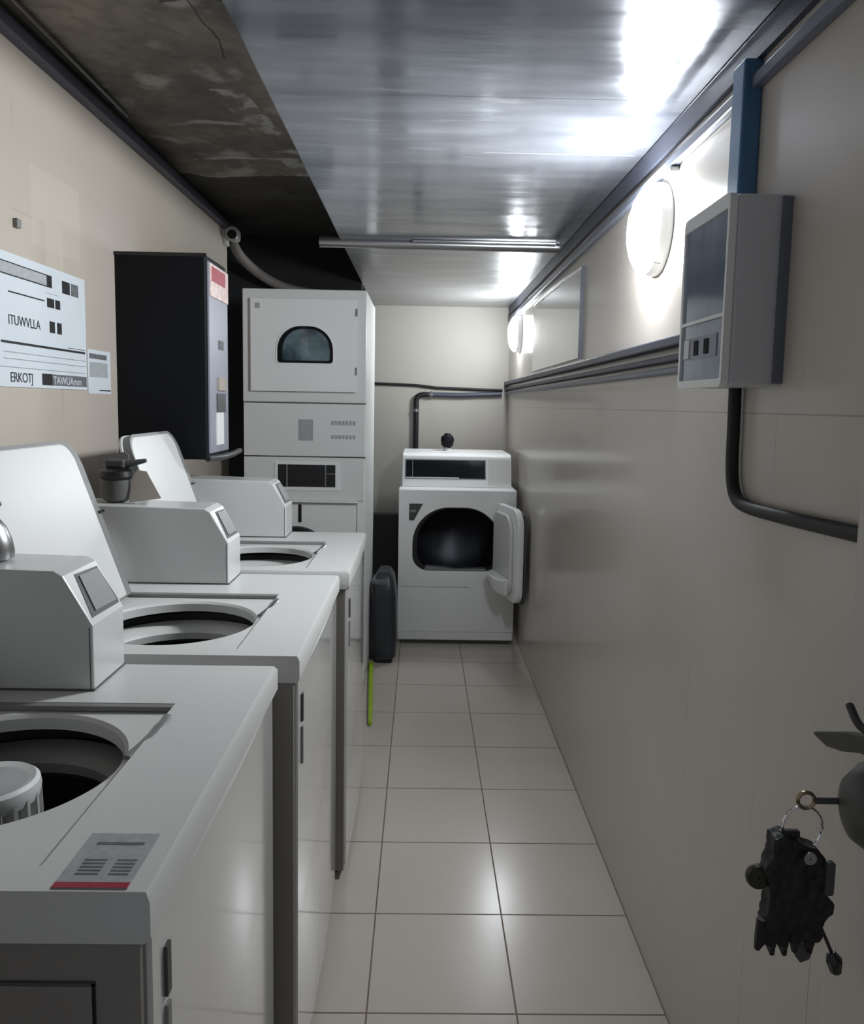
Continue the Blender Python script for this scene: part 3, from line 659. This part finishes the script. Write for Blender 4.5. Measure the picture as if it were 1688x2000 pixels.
# ------------------------------------------------------------ things on the coin boxes
ztop = .92 + .2035
t = thing('bell_jar_ornament', 'small grey dome with black knob standing on the nearest coin box', 'ornament', (-.715, 1.285, ztop-.0005))
bm = bmesh.new(); lathe(bm, [(.036, 0), (.037, .012), (.034, .03), (.026, .052), (.014, .068), (.006, .074)], 28, closed=True); obj('dome', bm, 'steel', t, smooth=True)
bx('base_label', (.0, -.039, .003, .022, -.034, .018), 'black', t)
bm = bmesh.new(); lathe(bm, [(.003, .074), (.010, .078), (.020, .088), (.018, .094), (.008, .097), (.001, .097)], 12); obj('knob', bm, 'black', t)
t = thing('spray_jug', 'grey jug with black nozzle head behind the open lid on the second coin box', 'jug', (-.795, 2.035, ztop+.0005))
bm = bmesh.new(); lathe(bm, [(.024, 0), (.034, .006), (.038, .03), (.036, .058), (.030, .064)], 24, closed=True); obj('jug_body', bm, 'jug', t, smooth=True)
bm = bmesh.new(); lathe(bm, [(.040, .060), (.044, .066), (.042, .080), (.03, .088)], 24, closed=True); obj('jug_collar', bm, 'black', t, smooth=True)
bm = bmesh.new(); box(bm, -.022, -.022, .088, .026, .022, .110); hd = obj('nozzle_head', bm, 'dgrey', t, .005)
bm = bmesh.new(); tube(bm, [(.024, 0, .098), (.05, 0, .102), (.078, -.002, .108)], [.011, .008, .005], 8); obj('nozzle', bm, 'dgrey', t)
bm = bmesh.new(); prism(bm, [(0, 0), (.082, .012), (.040, .082), (.016, .085), (.004, .066)], 'y', 0, .004)
tag(obj('cardboard_card', bm, 'card', loc=(-.756, 2.012, ztop+.0005), rot=(math.radians(-12), 0, 0)), 'cream cardboard card leaning upright beside the grey jug', 'card')
bm = bmesh.new(); prism(bm, [(0, 0), (.082, 0), (.078, .118), (.068, .126), (-.004, .115)], 'y', 0, .004)
tag(obj('cardboard_flap', bm, 'cardg', loc=(-.862, 2.084, ztop), rot=(math.radians(-3), 0, 0)), 'grey-brown cardboard flap standing behind the grey jug', 'card')

# ------------------------------------------------------------ keys hanging from the lock
t = thing('bunch_of_keys', 'bunch of keys with ragged black pouch hanging from the door lock', 'keys', (.455, .80, .97))
def tor(bm, c, R, r, ax='y', sx=1, sz=1):
    pts = []
    for i in range(25):
        a = 2*PI*i/24
        pts.append((c[0]+R*math.cos(a)*sx, c[1], c[2]+R*math.sin(a)*sz) if ax == 'y' else (c[0], c[1]+R*math.cos(a)*sx, c[2]+R*math.sin(a)*sz))
    tube(bm, pts, r, 6)
bm = bmesh.new(); box(bm, -.022, -.0015, -.004, .010, .0015, .003); obj('key_blade', bm, 'dgrey', t, .001)
bm = bmesh.new(); tor(bm, (-.031, 0, 0), .009, .0022); obj('key_bow', bm, 'brass', t, smooth=True)
bm = bmesh.new(); tor(bm, (-.033, 0, -.032), .022, .0014, sx=1, sz=1.15); obj('split_ring', bm, 'chrome', t, smooth=True)
bm = bmesh.new(); box(bm, -.058, -.004, -.042, -.036, .004, -.034); obj('leather_tab', bm, 'black', t, .002)
random.seed(9)
bm = bmesh.new()
outl = [(-.067, -.040), (-.055, -.036), (-.038, -.044), (-.020, -.052), (-.010, -.062), (-.008, -.085), (-.006, -.105), (.004, -.115), (.002, -.125), (-.004, -.135), (-.006, -.152), (-.012, -.158), (-.022, -.155), (-.030, -.160), (-.042, -.150), (-.055, -.156), (-.072, -.146), (-.068, -.12), (-.068, -.09), (-.075, -.078), (-.066, -.060)]
prism(bm, outl, 'y', -.011, .011)
po = obj('pouch', bm, 'rubber', t)
rm = po.modifiers.new('remesh', 'REMESH'); rm.mode = 'VOXEL'; rm.voxel_size = .0016; rm.use_smooth_shade = True
tx = bpy.data.textures.new('fuzz', 'CLOUDS'); tx.noise_scale = .02
dm = po.modifiers.new('fuzz', 'DISPLACE'); dm.texture = tx; dm.strength = .008; dm.mid_level = .5
bm = bmesh.new()
for i in range(5):
    x0 = -.072 + .013*i; zz = -.146 - random.uniform(0, .014)
    tube(bm, [(x0, -.004, -.135), (x0+random.uniform(-.004, .004), -.006, zz-.004), (x0+random.uniform(-.006, .006), -.004, zz-.018)], [.006, .007, .003], 7)
obj('tassel', bm, 'rubber', t)
bm = bmesh.new(); lathe(bm, [(.001, -.004), (.013, -.004), (.014, 0), (.013, .004), (.001, .004)], 16, (-.078, 0, -.088), 'y'); obj('round_fob', bm, 'obrass', t)
bm = bmesh.new(); prism(bm, rrect(-.012, -.10, -.002, -.062, .003), 'y', -.016, -.011); obj('key_head', bm, 'dgrey', t)
bm = bmesh.new(); lathe(bm, [(.001, -.002), (.007, -.002), (.007, .002), (.001, .002)], 14, (-.030, -.014, -.058), 'y'); obj('coin_tag', bm, 'steel', t)
bm = bmesh.new(); tube(bm, [(-.008, 0, -.140), (.004, 0, -.165), (.010, 0, -.178)], .002, 6); tube(bm, [(.009, 0, -.176), (.013, 0, -.186), (.016, 0, -.200)], [.004, .009, .006], 8); obj('long_key', bm, 'black', t)
bm = bmesh.new(); prism(bm, [(-.034, -.168), (-.022, -.164), (-.014, -.178), (-.016, -.184), (-.026, -.188), (-.032, -.180)], 'y', -.003, .003); obj('small_key', bm, 'dgrey', t, .001)
bm = bmesh.new(); tube(bm, [(-.028, 0, -.155), (-.027, 0, -.168)], .0015, 6); obj('key_link', bm, 'steel', t)
